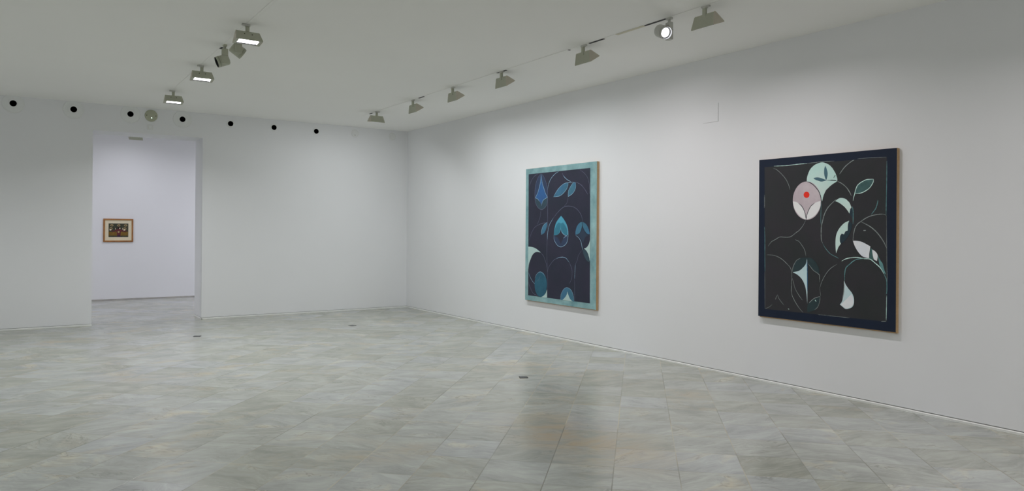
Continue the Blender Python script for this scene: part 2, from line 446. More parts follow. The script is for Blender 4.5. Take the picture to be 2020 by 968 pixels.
# ================================================================== SETTING
bm = bmesh.new(); box(bm, -5.5, 8.0, YF - 0.4, 18.5, -0.2, 0); struct('floor', bm, M_FLOOR)
bm = bmesh.new(); box(bm, XL - 0.3, XR + 0.3, YF - 0.3, YB + 0.02, HC, HC + 0.25); struct('ceiling', bm, M_CEIL)
bm = bmesh.new(); box(bm, X2L - 0.3, X2R + 0.3, YB + DT - 0.02, Y2 + 0.3, HC, HC + 0.25); struct('ceiling_beyond', bm, M_CEIL)
ZB = 0.029     # the walls stop above a shadow groove
bm = bmesh.new(); box(bm, XR, XR + 0.3, YF - 0.3, YB + 0.3, ZB, HC); struct('wall_right', bm, M_WALL)
bm = bmesh.new(); box(bm, XL - 0.3, XL, YF - 0.3, YB + 0.3, ZB, HC); struct('wall_left', bm, M_WALL)
bm = bmesh.new(); box(bm, XL, XR, YF - 0.3, YF, ZB, HC); struct('wall_front', bm, M_WALL)

VENT_X = [-0.078, 0.671, 1.430, 2.180, 2.925, 3.645, 4.392]
VENT_Z = [3.274, 3.262, 3.264, 3.252, 3.247, 3.245, 3.240]

# back wall with its doorway, one mesh; the nozzle ducts are real holes bored into it
bm = bmesh.new()
box(bm, XL, DX0, YB, YB + DT, ZB, HC)
struct_left = struct('wall_back', bm, M_WALL)
bm2 = bmesh.new(); box(bm2, DX1, XR, YB, YB + DT, ZB, HC); wr = link('wr', bm2, M_WALL)
bm3 = bmesh.new(); box(bm3, DX0, DX1, YB, YB + DT, DH, HC); wl = link('wl', bm3, M_WALL)
cut = bmesh.new()
for x, z in zip(VENT_X, VENT_Z):
    r = bmesh.ops.create_cone(cut, cap_ends=True, segments=48, radius1=0.052, radius2=0.052, depth=0.6,
                              matrix=Matrix.Translation((x, YB + 0.1, z)) @ Matrix.Rotation(R(90), 4, 'X'))
cutter = link('cutter', cut, M_VOID)
full = bmesh.new()
dg = bpy.context.evaluated_depsgraph_get()
for o in (struct_left, wr, wl):
    mod = o.modifiers.new('bore', 'BOOLEAN'); mod.object = cutter; mod.operation = 'DIFFERENCE'; mod.solver = 'EXACT'
bpy.context.view_layer.update(); dg = bpy.context.evaluated_depsgraph_get()
for o in (struct_left, wr, wl):
    me = bpy.data.meshes.new_from_object(o.evaluated_get(dg)); full.from_mesh(me)
struct_left.modifiers.clear()
me = struct_left.data; full.to_mesh(me); full.free()
me.materials.clear(); me.materials.append(M_WALL)
for o in (wr, wl, cutter): bpy.data.objects.remove(o, do_unlink=True)

bm = bmesh.new(); box(bm, X2L - 0.2, X2R + 0.2, Y2, Y2 + 0.3, 0.0, HC); struct('wall_beyond', bm, M_WALL)
bm = bmesh.new(); box(bm, X2L - 0.3, X2L, YB + DT, Y2, 0.0, HC); struct('wall_beyond_left', bm, M_WALL)
bm = bmesh.new(); box(bm, X2R, X2R + 0.3, YB + DT, Y2, 0.0, HC); struct('wall_beyond_right', bm, M_WALL)

# skirtings: thin proud strip on the floor, a shadow groove above it under the plaster
def skirting(name, p0, p1, inward, m1=M_SKIRT, groove=True):
    bm = bmesh.new()
    p0, p1, n = Vector(p0), Vector(p1), Vector(inward)
    prof = [(-0.012, 0.0), (0.007, 0.0), (0.007, 0.016), (0.001, 0.0225), (-0.008, 0.0225), (-0.008, 0.029), (-0.012, 0.029)] if groove \
        else [(0.0, 0.0), (0.010, 0.0), (0.010, 0.026), (0.007, 0.030), (0.0, 0.030)]
    A = [bm.verts.new((p0 + n * a) + Vector((0, 0, z))) for a, z in prof]
    B = [bm.verts.new((p1 + n * a) + Vector((0, 0, z))) for a, z in prof]
    k = len(prof)
    for i in range(k):
        f = bm.faces.new((A[i], A[(i + 1) % k], B[(i + 1) % k], B[i]))
        f.material_index = 1 if (groove and i in (3, 4)) else 0
    bm.faces.new(A); bm.faces.new(B[::-1])
    bmesh.ops.recalc_face_normals(bm, faces=bm.faces)
    return struct(name, bm, [m1, M_GROOVE])
skirting('baseboard_right', (XR, YF, 0), (XR, YB, 0), (-1, 0, 0))
skirting('baseboard_left', (XL, YF, 0), (XL, YB, 0), (1, 0, 0))
skirting('baseboard_back', (DX1, YB, 0), (XR, YB, 0), (0, -1, 0))
skirting('baseboard_back_left', (XL, YB, 0), (DX0, YB, 0), (0, -1, 0))
skirting('baseboard_jamb', (DX1, YB - 0.007, 0), (DX1, YB + DT, 0), (-1, 0, 0))
skirting('baseboard_jamb_left', (DX0, YB, 0), (DX0, YB + DT, 0), (1, 0, 0))
skirting('baseboard_beyond', (X2L, Y2, 0), (X2R, Y2, 0), (0, -1, 0), M_STONE, False)
skirting('baseboard_front', (XL, YF, 0), (XR, YF, 0), (0, 1, 0))

# ================================================================== PAINTINGS
def paint(name, rgb, n=0.12, ns=6.0, rough=0.55, rgb2=None):
    m_ = mat(name, srgb(*rgb), rough, noise=n, nscale=ns, spec=0.2)
    if rgb2:
        nt = m_.node_tree
        mx = [q for q in nt.nodes if q.bl_idname == 'ShaderNodeMix'][0]
        m2 = nt.nodes.new('ShaderNodeMix'); m2.data_type = 'RGBA'
        m2.inputs['A'].default_value = srgb(*rgb); m2.inputs['B'].default_value = srgb(*rgb2)
        nn = nt.nodes.new('ShaderNodeTexNoise'); nn.inputs['Scale'].default_value = 3.0; nn.inputs['Detail'].default_value = 6
        nn.inputs['Roughness'].default_value = 0.65
        tc = [q for q in nt.nodes if q.bl_idname == 'ShaderNodeTexCoord'][0]
        nt.links.new(tc.outputs['Object'], nn.inputs['Vector'])
        rr = nt.nodes.new('ShaderNodeMapRange'); rr.inputs['From Min'].default_value = 0.36; rr.inputs['From Max'].default_value = 0.64
        nt.links.new(nn.outputs['Fac'], rr.inputs['Value']); nt.links.new(rr.outputs['Result'], m2.inputs['Factor'])
        nt.links.new(m2.outputs['Result'], mx.inputs['A'])
    return m_

def catmull(pts, closed, sub=5, sharp=50):
    """smooth a traced outline, keeping its sharp corners"""
    n = len(pts); out = []
    def corner(i):
        if not closed and i in (0, n - 1): return True
        a, b_, c = Vector(pts[(i - 1) % n]), Vector(pts[i]), Vector(pts[(i + 1) % n])
        u_, v_ = b_ - a, c - b_
        if u_.length < 1e-6 or v_.length < 1e-6: return True
        return abs(u_.angle(v_)) > R(sharp)
    cn = [corner(i) for i in range(n)]
    for i in range(n if closed else n - 1):
        p1, p2 = Vector(pts[i]), Vector(pts[(i + 1) % n])
        p0 = p1 - (p2 - p1) if cn[i] else Vector(pts[(i - 1) % n])
        p3 = p2 + (p2 - p1) if cn[(i + 1) % n] else Vector(pts[(i + 2) % n])
        for s in range(sub):
            t = s / sub
            q = 0.5 * ((2 * p1) + (-p0 + p2) * t + (2 * p0 - 5 * p1 + 4 * p2 - p3) * t * t + (-p0 + 3 * p1 - 3 * p2 + p3) * t ** 3)
            out.append(q)
    if not closed: out.append(Vector(pts[-1]))
    return out

def canvas_art(bm, art, keys, x0, step=0.00005):
    """painted areas and strokes laid on the canvas as thin coats of paint; local y = along the wall, z = up"""
    lay = 0
    for s in art:
        lay += 1; x = x0 - 0.0004 - lay * step
        flat = s[-1]
        pts = [(flat[i] / 1000, flat[i + 1] / 1000) for i in range(0, len(flat), 2)]
        mi = keys.index(s[1]) + 1
        if s[0] == 'f':
            q = catmull(pts, True, 5 if len(pts) > 4 else 1)
            tri = tessellate_polygon([[Vector((p.x, p.y, 0)) for p in q]])
            vs = [bm.verts.new((x, -p.x, p.y)) for p in q]
            for t in tri:
                try: f = bm.faces.new([vs[k] for k in t])
                except ValueError: continue
                f.material_index = mi
                f.normal_update()
                if f.normal.x > 0: f.normal_flip()
        else:
            wd = s[2] / 2
            q = catmull(pts, False, 6)
            L_, R_ = [], []
            for i, p in enumerate(q):
                d = (q[min(i + 1, len(q) - 1)] - q[max(i - 1, 0)])
                if d.length < 1e-7: d = Vector((1, 0))
                d.normalize(); nrm = Vector((-d.y, d.x))
                k = i / (len(q) - 1)
                ww = wd * (0.35 + 0.65 * min(1, 6 * min(k, 1 - k))) * (0.75 + 0.5 * abs(math.sin(i * 1.7 + lay)))
                L_.append(bm.verts.new((x, -(p + nrm * ww).x, (p + nrm * ww).y)))
                R_.append(bm.verts.new((x, -(p - nrm * ww).x, (p - nrm * ww).y)))
            for i in range(len(q) - 1):
                f = bm.faces.new((L_[i], L_[i + 1], R_[i + 1], R_[i])); f.material_index = mi
                f.normal_update()
                if f.normal.x > 0: f.normal_flip()

def big_painting(name, label, y_left, z0, wdt, hgt, art, pal, bottom_lip):
    root = empty(name, (XR - 0.002, y_left, z0)); tag(root, label, 'painting')
    keys = list(pal.keys())
    bm = bmesh.new()
    t = 0.040
    # canvas slab: face painted, turned edges of raw linen
    fs = box(bm, -t, -0.016, -wdt, 0, 0, hgt, 0.0)
    for f in fs: f.material_index = len(keys) + 1
    for f in bm.faces:
        f.normal_update()
        if f.normal.x < -0.9: f.material_index = 0
    edge = len(keys) + 1
    canvas_art(bm, art, keys[1:] , -t)
    link('canvas', bm, [pal[k] for k in keys[:1]] + [pal[k] for k in keys[1:]] + [M_LINEN, M_LINEN], root)
    bm = bmesh.new()
    b_ = 0.045
    for (a0, a1, c0, c1) in ((-wdt - 0.002, 0.0, -bottom_lip, b_), (-wdt - 0.002, 0.0, hgt - b_, hgt - 0.002),
                             (-wdt - 0.002, -wdt + b_, b_, hgt - b_), (-b_, 0.0, b_, hgt - b_)):
        box(bm, -0.016, -0.0, a0, a1, c0, c1)
    link('stretcher', bm, M_WOODRAW, root)
    return root

pal1 = {'border': paint('teal_border', (150, 184, 185), 0.15, 7, rgb2=(112, 152, 158)),
        'ground': paint('night_violet', (52, 51, 68), 0.10, 2, rgb2=(46, 50, 64)),
        'indigo': paint('indigo_petal', (54, 67, 94), 0.12, 5),
        'blue': paint('bright_blue', (50, 100, 157), 0.12, 5, rgb2=(55, 88, 135)),
        'dim': paint('grey_green_petal', (56, 76, 88), 0.12, 6),
        'edge': paint('pale_line', (147, 183, 207), 0.2, 9),
        'faint': paint('faint_line', (104, 107, 130), 0.25, 9),
        'azure': paint('azure_leaf', (60, 106, 142), 0.15, 8, rgb2=(69, 117, 138)),
        'aqua': paint('aqua_crown', (81, 159, 185), 0.08, 5),
        'teal': paint('teal_petal', (58, 124, 147), 0.12, 6),
        'slate': paint('slate_star', (50, 62, 80), 0.1, 5),
        'pale': paint('pale_sage', (178, 203, 200), 0.08, 6),
        'sea': paint('sea_oval', (43, 91, 113), 0.10, 6, rgb2=(52, 102, 122))}
pal2 = {'border': paint('navy_border', (27, 37, 56), 0.06, 3),
        'ground': paint('charcoal_ground', (56, 54, 59), 0.05, 2, rgb2=(51, 54, 55)),
        'sage': paint('sage_wash', (216, 235, 229), 0.06, 6, rgb2=(190, 224, 217)),
        'mauve': paint('mauve_wash', (214, 203, 207), 0.05, 6, rgb2=(186, 170, 178)),
        'white': paint('petal_white', (239, 239, 239), 0.02, 8),
        'ink': paint('ink_line', (40, 46, 52), 0.1, 8),
        'red': paint('red_dot', (239, 55, 40), 0.02, 4),
        'slate': paint('slate_leaf', (78, 113, 126), 0.1, 7),
        'stroke': paint('grey_stroke', (140, 149, 147), 0.3, 20),
        'bright': paint('bright_stroke', (207, 237, 229), 0.25, 20),
        'leaf': paint('dark_green_leaf', (64, 85, 87), 0.15, 10, rgb2=(79, 120, 118)),
        'teal': paint('teal_stroke', (102, 147, 149), 0.3, 20),
        'deep': paint('deep_slate', (46, 62, 72), 0.15, 8),
        'lilac': paint('lilac_white', (239, 239, 239), 0.04, 8, rgb2=(226, 231, 239)),
        'petal': paint('dark_petal', (48, 64, 68), 0.1, 8),
        'ice': paint('ice_blue', (214, 232, 236), 0.05, 6, rgb2=(186, 216, 220)),
        'blue': paint('blue_edge', (71, 122, 163), 0.1, 9)}
big_painting('painting', 'tall dark violet canvas of blue buds and leaves inside a pale teal border', 8.705, 0.482, 1.581, 1.912, ART_TEAL, pal1, 0.010)
big_painting('painting', 'near-black canvas of pale petals with one red dot, in a navy border', 4.647, 0.659, 1.383, 1.562, ART_BLACK, pal2, 0.012)

# small framed picture in the room beyond
root = empty('framed_picture', (1.425, Y2, 1.197)); tag(root, 'small framed picture with cream mount on the wall beyond the doorway', 'picture')
PW, PH = 0.545, 0.476
bm = bmesh.new()
def mitred(bm, w, h, wd, d0, d1, mi=0):
    o = [(0, 0), (w, 0), (w, h), (0, h)]; i = [(wd, wd), (w - wd, wd), (w - wd, h - wd), (wd, h - wd)]
    rings = [[bm.verts.new((x, y, z)) for x, z in P] for P, y in ((o, 0.0), (o, -d0), (i, -d1), (i, 0.0))]
    for a in range(3):
        for k in range(4):
            f = bm.faces.new((rings[a][k], rings[a][(k + 1) % 4], rings[a + 1][(k + 1) % 4], rings[a + 1][k])); f.material_index = mi
mitred(bm, PW, PH, 0.027, 0.022, 0.026)
bmesh.ops.recalc_face_normals(bm, faces=bm.faces)
link('frame', bm, M_FRAME, root)
bm = bmesh.new()
for x0, x1, z0, z1 in ((0.026, PW - 0.026, 0.026, 0.030), (0.026, PW - 0.026, PH - 0.030, PH - 0.026), (0.026, 0.030, 0.030, PH - 0.030), (PW - 0.030, PW - 0.026, 0.030, PH - 0.030)):
    box(bm, x0, x1, -0.023, -0.010, z0, z1)
link('frame_lip', bm, M_FRAMEL, root)
bm = bmesh.new()
mx0, mx1, mz0, mz1 = 0.095, 0.455, 0.100, 0.380
for x0, x1, z0, z1 in ((0.028, PW - 0.028, 0.028, mz0), (0.028, PW - 0.028, mz1, PH - 0.028), (0.028, mx0, mz0, mz1), (mx1, PW - 0.028, mz0, mz1)):
    box(bm, x0, x1, -0.012, -0.006, z0, z1)
link('mount', bm, M_MAT, root)
def figure_art():
    bm = bmesh.new()
    box(bm, mx0, mx1, -0.0065, -0.002, mz0, mz1)
    for f in bm.faces: f.material_index = 0
    lay = [0]
    def poly(pts, mi):
        lay[0] += 1; y = -0.0067 - lay[0] * 0.00006
        q = catmull(pts, True, 4)
        vs = [bm.verts.new((mx0 + p.x, y, mz0 + p.y)) for p in q]
        for t in tessellate_polygon([[Vector((p.x, p.y, 0)) for p in q]]):
            try: f = bm.faces.new([vs[k] for k in t])
            except ValueError: continue
            f.material_index = mi; f.normal_update()
            if f.normal.y > 0: f.normal_flip()
    def oval(cx, cy, rx, ry, mi): poly([(cx + rx * math.cos(k * math.pi / 5), cy + ry * math.sin(k * math.pi / 5)) for k in range(10)], mi)
    W_, H_ = mx1 - mx0, mz1 - mz0
    poly([(0.004, 0.03), (W_ - 0.004, 0.03), (W_ - 0.004, 0.115), (0.28, 0.100), (0.18, 0.125), (0.08, 0.100), (0.004, 0.115)], 1)
    for cx in (0.06, 0.185, 0.31):                       # pale blossoms overhead
        oval(cx, H_ - 0.040, 0.030, 0.022, 2); oval(cx, H_ - 0.045, 0.014, 0.010, 0)
    for cx in (0.045, 0.297):
        oval(cx, 0.175, 0.026, 0.026, 2); oval(cx, 0.175, 0.011, 0.011, 0); oval(cx - 0.01, 0.148, 0.020, 0.012, 5)
    for cx in (0.125, 0.252): poly([(cx - 0.004, 0.155), (cx + 0.004, 0.155), (cx + 0.003, 0.185), (cx - 0.003, 0.185)], 5)
    poly([(0.155, 0.01), (0.215, 0.01), (0.222, 0.09), (0.235, 0.120), (0.300, 0.102), (0.330, 0.128), (0.322, 0.142), (0.290, 0.128), (0.236, 0.152),
          (0.185, 0.165), (0.134, 0.152), (0.095, 0.125), (0.058, 0.142), (0.050, 0.128), (0.085, 0.104), (0.135, 0.120), (0.150, 0.09)], 3)
    oval(0.186, 0.192, 0.022, 0.027, 4); oval(0.205, 0.180, 0.010, 0.013, 5); oval(0.183, 0.108, 0.018, 0.020, 2)
    poly([(0.158, 0.0), (0.214, 0.0), (0.212, 0.045), (0.160, 0.045)], 6)
    return bm
m_art = [paint('olive_dark', (64, 66, 53), 0.3, 40), paint('ochre_field', (122, 94, 41), 0.2, 30), paint('dull_straw', (163, 143, 103), 0.2, 40),
         paint('maroon', (99, 48, 50), 0.2, 40), paint('dark_hair', (50, 34, 30), 0.1, 30), paint('pale_flesh', (239, 222, 198), 0.1, 30), paint('plum', (62, 46, 66), 0.1, 30)]
link('print', figure_art(), m_art, root)

# ================================================================== CEILING TRACKS
def track(label, x, y0, y1, slots, warm=()):
    root = empty('lighting_track', (x, y0, HC - 0.001)); tag(root, label, 'lighting track', 'lighting tracks let into the ceiling')
    bm = bmesh.new(); box(bm, -0.018, 0.018, 0, y1 - y0, -0.0025, 0.0, 0.0)
    link('cover_strip', bm, M_TRACK, root)
    for a, b_ in warm:
        bm = bmesh.new(); box(bm, -0.017, 0.019, a - y0, b_ - y0, -0.0045, -0.0025); link('loose_cover', bm, M_TRACKW, root)
    for a, b_ in slots:
        bm = bmesh.new(); box(bm, -0.012, 0.012, a - y0, b_ - y0, -0.0060, -0.0020); link('open_slot', bm, M_BLACK, root)
    return root
track('long flush ceiling track nearest the wall with the two large paintings', 4.725, YF + 0.5, 11.4,
      [(4.53, 4.82), (5.38, 5.60), (7.10, 7.30), (9.20, 9.36), (5.915, 5.935), (11.02, 11.12), (4.09, 4.15)], [(4.83, 5.20)])
track('long flush ceiling track carrying the three glowing wall washers', 1.738, YF + 0.5, 11.4, [(7.95, 8.03)], [])
track('ceiling track nearest the left wall', -1.26, YF + 0.5, 11.4, [], [])

# ================================================================== LAMPS
# a wall washer hangs at the origin (the ceiling) and throws its light towards local +X
def washer_head(pitch):
    """closed wedge housing with an open underside; apex at (0.0, -0.072); pitch tips the front up"""
    A = Vector((-0.006, 0)); A2 = Vector((0.010, 0))
    def d(a, l): return Vector((math.cos(R(a)) * l, -math.sin(R(a)) * l))
    back = A + d(118, 0.120); tip = A2 + d(52, 0.120)
    rot = Matrix.Rotation(R(pitch), 2)
    return [rot @ p for p in (A, A2, tip, back)]
WH = 0.106
def make_washer(pitch, lit_watts, tint, label, group, tilt=None):
    root = empty('wall_washer_lamp', (0, 0, 0)); tag(root, label, 'track light', group)
    z0 = -0.070
    A, A2, T_, B_ = washer_head(pitch)
    def P3(p, y): return (p.x, y, z0 + p.y)
    # housing: top ridge, back plate, front plate
    bm = bmesh.new()
    n_in = ((T_ - B_).normalized())
    up_in = Vector((-n_in.y, n_in.x))
    if up_in.y < 0: up_in = -up_in
    wt, wb = WH - 0.004, WH + 0.012
    out = {}
    for s in (-1, 1):
        out[s] = [bm.verts.new(P3(A, s * wt)), bm.verts.new(P3(A2, s * wt)), bm.verts.new(P3(T_, s * wb)), bm.verts.new(P3(B_, s * wb))]
    for i, j in ((3, 0), (0, 1), (1, 2)):
        bm.faces.new((out[-1][i], out[-1][j], out[1][j], out[1][i]))
    # rim round the opening, then the black recess going up to the glass
    rimw, depth = 0.014, 0.013
    def rim(s, t, ins, up=0.0):
        p = B_.lerp(T_, t) + n_in * ins + up_in * up
        return P3(p, s)
    outer = [out[-1][3], out[-1][2], out[1][2], out[1][3]]
    y_in = wb - 0.028
    inner = [bm.verts.new(rim(-y_in, 0, rimw)), bm.verts.new(rim(-y_in, 1, -rimw)), bm.verts.new(rim(y_in, 1, -rimw)), bm.verts.new(rim(y_in, 0, rimw))]
    deep = [bm.verts.new(rim(-y_in, 0, rimw, depth)), bm.verts.new(rim(-y_in, 1, -rimw, depth)), bm.verts.new(rim(y_in, 1, -rimw, depth)), bm.verts.new(rim(y_in, 0, rimw, depth))]
    for k in range(4):
        bm.faces.new((outer[k], outer[(k + 1) % 4], inner[(k + 1) % 4], inner[k]))
        f = bm.faces.new((inner[k], inner[(k + 1) % 4], deep[(k + 1) % 4], deep[k])); f.material_index = 1
    bmesh.ops.recalc_face_normals(bm, faces=bm.faces)
    es = [e for e in bm.edges if len(e.link_faces) == 2 and e.calc_face_angle(0) > 0.4 and all(f.material_index == 0 for f in e.link_faces)]
    bmesh.ops.bevel(bm, geom=es, offset=0.0025, segments=2, affect='EDGES')
    link('housing', bm, [M_LAMP, M_BLACK], root)
    for s in (-1, 1):
        bm = bmesh.new()
        o1 = [P3(p, s * (wt if i < 2 else wb)) for i, p in enumerate((A, A2, T_, B_))]
        o2 = [(p[0], p[1] + s * 0.003, p[2]) for p in o1]
        # 3 mm overhang of the end plate with rounded corners
        cen = sum((Vector(p) for p in o2), Vector()) / 4
        g = [Vector(p) + (Vector(p) - cen).normalized() * 0.003 for p in o2]
        g0 = [Vector(p) + (Vector(p) - cen).normalized() * 0.003 for p in o1]
        va = [bm.verts.new(p) for p in g0]; vb = [bm.verts.new(p) for p in g]
        bm.faces.new(va); bm.faces.new(vb[::-1])
        for k in range(4): bm.faces.new((va[k], vb[k], vb[(k + 1) % 4], va[(k + 1) % 4]))
        bmesh.ops.recalc_face_normals(bm, faces=bm.faces)
        ee = [e for e in bm.edges if abs((e.verts[0].co - e.verts[1].co).y) > 0.002 and (e.verts[0].co - e.verts[1].co).length < 0.006]
        bmesh.ops.bevel(bm, geom=ee, offset=0.007, segments=3, affect='EDGES')
        link('end_plate', bm, M_LAMPEND, root)
    bm = bmesh.new()
    bm.faces.new([bm.verts.new(rim(*a)) for a in ((-y_in, 0, rimw, depth - 0.001), (-y_in, 1, -rimw, depth - 0.001), (y_in, 1, -rimw, depth - 0.001), (y_in, 0, rimw, depth - 0.001))])
    link('glass', bm, M_GLOW, root)
    # hinge arm over the front plate, and track adapter
    bm = bmesh.new(); box(bm, -0.012, 0.010, -0.017, 0.017, -0.105, -0.018, 0.002); box(bm, 0.010, 0.014, -0.013, 0.013, -0.070, -0.032, 0.001)
    link('arm', bm, M_LAMP, root)
    bm = bmesh.new(); box(bm, -0.016, 0.016, -0.022, 0.022, -0.022, -0.0015, 0.002); box(bm, -0.014, 0.014, -0.050, 0.020, -0.016, -0.0015, 0.002)
    link('track_adapter', bm, M_SPOTGREY, root)
    fd = (T_ - A2).normalized(); fn = Vector((fd.y, -fd.x)); fn = fn if fn.x > 0 else -fn
    for y in (-0.034, 0.034):
        bm = bmesh.new(); p = A2 + fd * 0.042 + fn * 0.001
        bmesh.ops.create_uvsphere(bm, u_segments=10, v_segments=6, radius=0.005, matrix=Matrix.Translation(P3(p, y)))
        link('screw', bm, M_SCREW, root)
    # the light it gives
    ld = bpy.data.lights.new('washer_light', 'AREA'); ld.shape = 'RECTANGLE'; ld.size = 0.08; ld.size_y = 0.19
    ld.energy = lit_watts; ld.color = tint; ld.spread = R(150)
    lo = bpy.data.objects.new('washer_light', ld); COL.objects.link(lo); lo.parent = root
    c = (B_ + T_) / 2 + up_in * 0.004
    lo.location = P3(c, 0)
    ang = math.atan2(n_in.y, n_in.x)
    lo.rotation_euler = (0, -tilt if tilt is not None else -ang * 0.5, 0)
    return root

def place(root, x, y, rz, label=None, group=None, watts=None, tint=None, tilt=None):
    root.location = (x, y, HC); root.rotation_euler = (0, 0, rz)
    if label: root['label'] = label
    if group: root['group'] = group
    for ch in root.children:
        if ch.type == 'LIGHT' and (watts or tint):
            ch.data = ch.data.copy()
            if watts: ch.data.energy = watts
            if tint: ch.data.color = tint
        if ch.type == 'LIGHT' and tilt is not None: ch.rotation_euler = (0, -tilt, 0)

G_R = 'wall washers along the wall with the large paintings'
G_C = 'glowing wall washers on the left track'
proto = make_washer(27, W_RIGHT, GREENISH, 'beige wall washer highest in the photo, right of the lit round spotlight', G_R)
XT = 4.725
c = make_washer(15, W_RIGHT, ROSY, proto['label'], G_R, R(9)); place(c, XT, 4.12, 0)
place(proto, XT, 5.70, 0, 'beige wall washer just left of the lit round spotlight', tint=ROSY)
for y, lab, tint in ((7.21, 'beige wall washer on the right track, above the left edge of the teal-bordered painting', GREENISH),
               (8.38, 'beige wall washer third along the right track, counted from the far corner', GREENISH),
               (9.55, 'beige wall washer on the right track, next before the one turned to the back wall', GREENISH)):
    c = copy_tree(proto); place(c, XT, y, 0, lab, G_R, W_RIGHT, tint)
c = make_washer(4, W_RIGHT * 1.2, GREENISH, 'beige wall washer nearest the far corner, turned to face the back wall', G_R, R(26)); place(c, XT, 10.84, R(90))
# the far room's washer, seen under the lintel, and fill washers added beside it out of sight
c = copy_tree(proto); place(c, 1.87, 15.75, R(90), 'grey wall washer seen from behind just under the doorway lintel', 'wall washers in the room beyond', W_BACK, COOL)
for x in (-0.4, 4.1):
    c = copy_tree(proto); place(c, x, 15.75, R(90), 'added fill washer in the room beyond, hidden beside the doorway', 'wall washers in the room beyond', W_BACK, COOL)
# fill washers added on the right track, beside and behind the camera
for y in (1.5, -0.3, -2.2):
    c = copy_tree(proto); place(c, XT, y, 0, 'added fill washer on the right track beside or behind the camera', 'added fill washers on the right track, outside the frame', 27, ROSY, tilt=R(4))
for x, a in ((-1.6, 25), (4.9, 90)):  # hidden washers added to raise the far room's ambient light
    c = copy_tree(proto); place(c, x, 14.1, R(a), 'added fill washer in the room beyond, hidden beside the doorway', 'wall washers in the room beyond', 75, COOL)
# left track, facing the photographer
p2 = make_washer(2, W_CENTRE, (0.97, 0.98, 1.0), 'largest glowing wall washer on the left track, nearest the camera', G_C)
place(p2, 1.735, 6.93, R(-90))
for y, lab in ((9.00, 'glowing wall washer on the left track, middle of the three'), (10.88, 'glowing wall washer on the left track, smallest and nearest the doorway')):
    c = copy_tree(p2); place(c, 1.745, y, R(-90), lab, G_C, W_CENTRE)
for y in (1.2, -1.0, -3.2):  # unseen washers added for general fill light
    c = copy_tree(p2); place(c, 1.738, y, R(-90), 'added fill washer on the left track above or behind the camera', 'added fill washers on the left track, outside the frame', W_CENTRE)
# unseen fill washers added on the track by the left wall (outside the frame)
for y in (-2.5, -0.2, 2.2, 4.5, 6.8, 9.2, 11.0):
    c = copy_tree(proto); place(c, -1.26, y, R(180), 'added fill washer on the track by the left wall', 'added fill washers along the left wall', W_LEFT_FILL, GREENISH)

# spotlights: vertical gear box and a barrel hinged on it
def make_spot(aim, lit, enamel, label, side):
    root = empty('spotlight', (0, 0, 0)); tag(root, label, 'track light', 'round spotlights on the ceiling tracks')
    bm = bmesh.new(); box(bm, -0.016, 0.016, -0.030, 0.030, -0.022, -0.0015, 0.002); link('track_adapter', bm, enamel, root)
    bm = bmesh.new(); lathe(bm, [(0, -0.018), (0.013, -0.018), (0.013, -0.048), (0, -0.048)], n=20); link('stem', bm, enamel, root)
    aim = Vector(aim).normalized()
    hd = Vector((aim.x, aim.y, 0)).normalized(); sd = Vector((-hd.y, hd.x, 0)) * side
    # gear box stands beside the barrel
    bm = bmesh.new(); box(bm, -0.030, 0.030, -0.022, 0.022, -0.200, -0.046, 0.005)
    gb = link('gear_box', bm, enamel, root); gb.rotation_euler = (0, 0, math.atan2(hd.y, hd.x))
    bm = bmesh.new(); box(bm, -0.0305, 0.0305, -0.0226, 0.0226, -0.116, -0.1145); s = link('box_seam', bm, M_SCREW, gb)
    bar = bpy.data.objects.new('barrel', None)
    r, ln = 0.056, 0.062
    bm = bmesh.new()
    lathe(bm, [(0, -ln), (r - 0.008, -ln), (r - 0.001, -ln + 0.007), (r, -ln + 0.012), (r, ln - 0.028), (r - 0.0018, ln - 0.027), (r - 0.0018, ln - 0.025), (r, ln - 0.024),
               (r, ln), (r - 0.003, ln), (r - 0.0045, ln - 0.006), (r - 0.0085, ln - 0.030)], n=48, mi=[0] * 4 + [1] * 1 + [0] * 4 + [2, 2])
    bmesh.ops.recalc_face_normals(bm, faces=bm.faces)
    b_ = link('barrel', bm, [enamel, M_SCREW, M_REFL if lit else M_BLACK], root)
    cpos = sd * (0.075 if lit else 0.068) + Vector((0, 0, -0.134 if lit else -0.150)) + aim * 0.012
    b_.location = cpos; b_.rotation_euler = aim.to_track_quat('Z', 'Y').to_euler()
    bm = bmesh.new()
    lathe(bm, [(0, ln - 0.024), (0.030, ln - 0.025), (r - 0.0085, ln - 0.030)], n=40)
    link('lens', bm, M_GLOWS if lit else M_LENSOFF, b_)
    if lit:
        bm = bmesh.new(); lathe(bm, [(r - 0.0068, ln - 0.018), (r - 0.014, ln - 0.018), (r - 0.014, ln - 0.024), (r - 0.0074, ln - 0.024)], n=48)
        link('snoot_ring', bm, M_BLACK, b_)
        ld = bpy.data.lights.new('spot_light', 'SPOT'); ld.energy = W_SPOT; ld.spot_size = R(44); ld.spot_blend = 0.7; ld.shadow_soft_size = 0.03; ld.color = (0.95, 0.96, 1.0)
        lo = bpy.data.objects.new('spot_light', ld); COL.objects.link(lo); lo.parent = b_
        lo.location = (0, 0, ln + 0.004); lo.rotation_euler = (math.pi, 0, 0)
    bm = bmesh.new(); lathe(bm, [(0, -0.002), (0.014, -0.002), (0.014, 0.020), (0, 0.020)], axis='Z', n=20)
    h = link('hinge', bm, enamel, root)
    h.location = sd * 0.012 + Vector((0, 0, -0.150)); h.rotation_euler = sd.to_track_quat('Z', 'Y').to_euler()
    return root
s1 = make_spot((-0.16, -0.86, -0.38), True, M_SPOTGREY, 'lit white round spotlight shining towards the camera, on the right track', -1)
s1.location = (XT, 4.52, HC)
s2 = make_spot((-0.86, 0.05, -0.36), False, M_LAMP, 'unlit round spotlight whose open dark end points left', -1)
s2.location = (1.738, 7.83, HC)
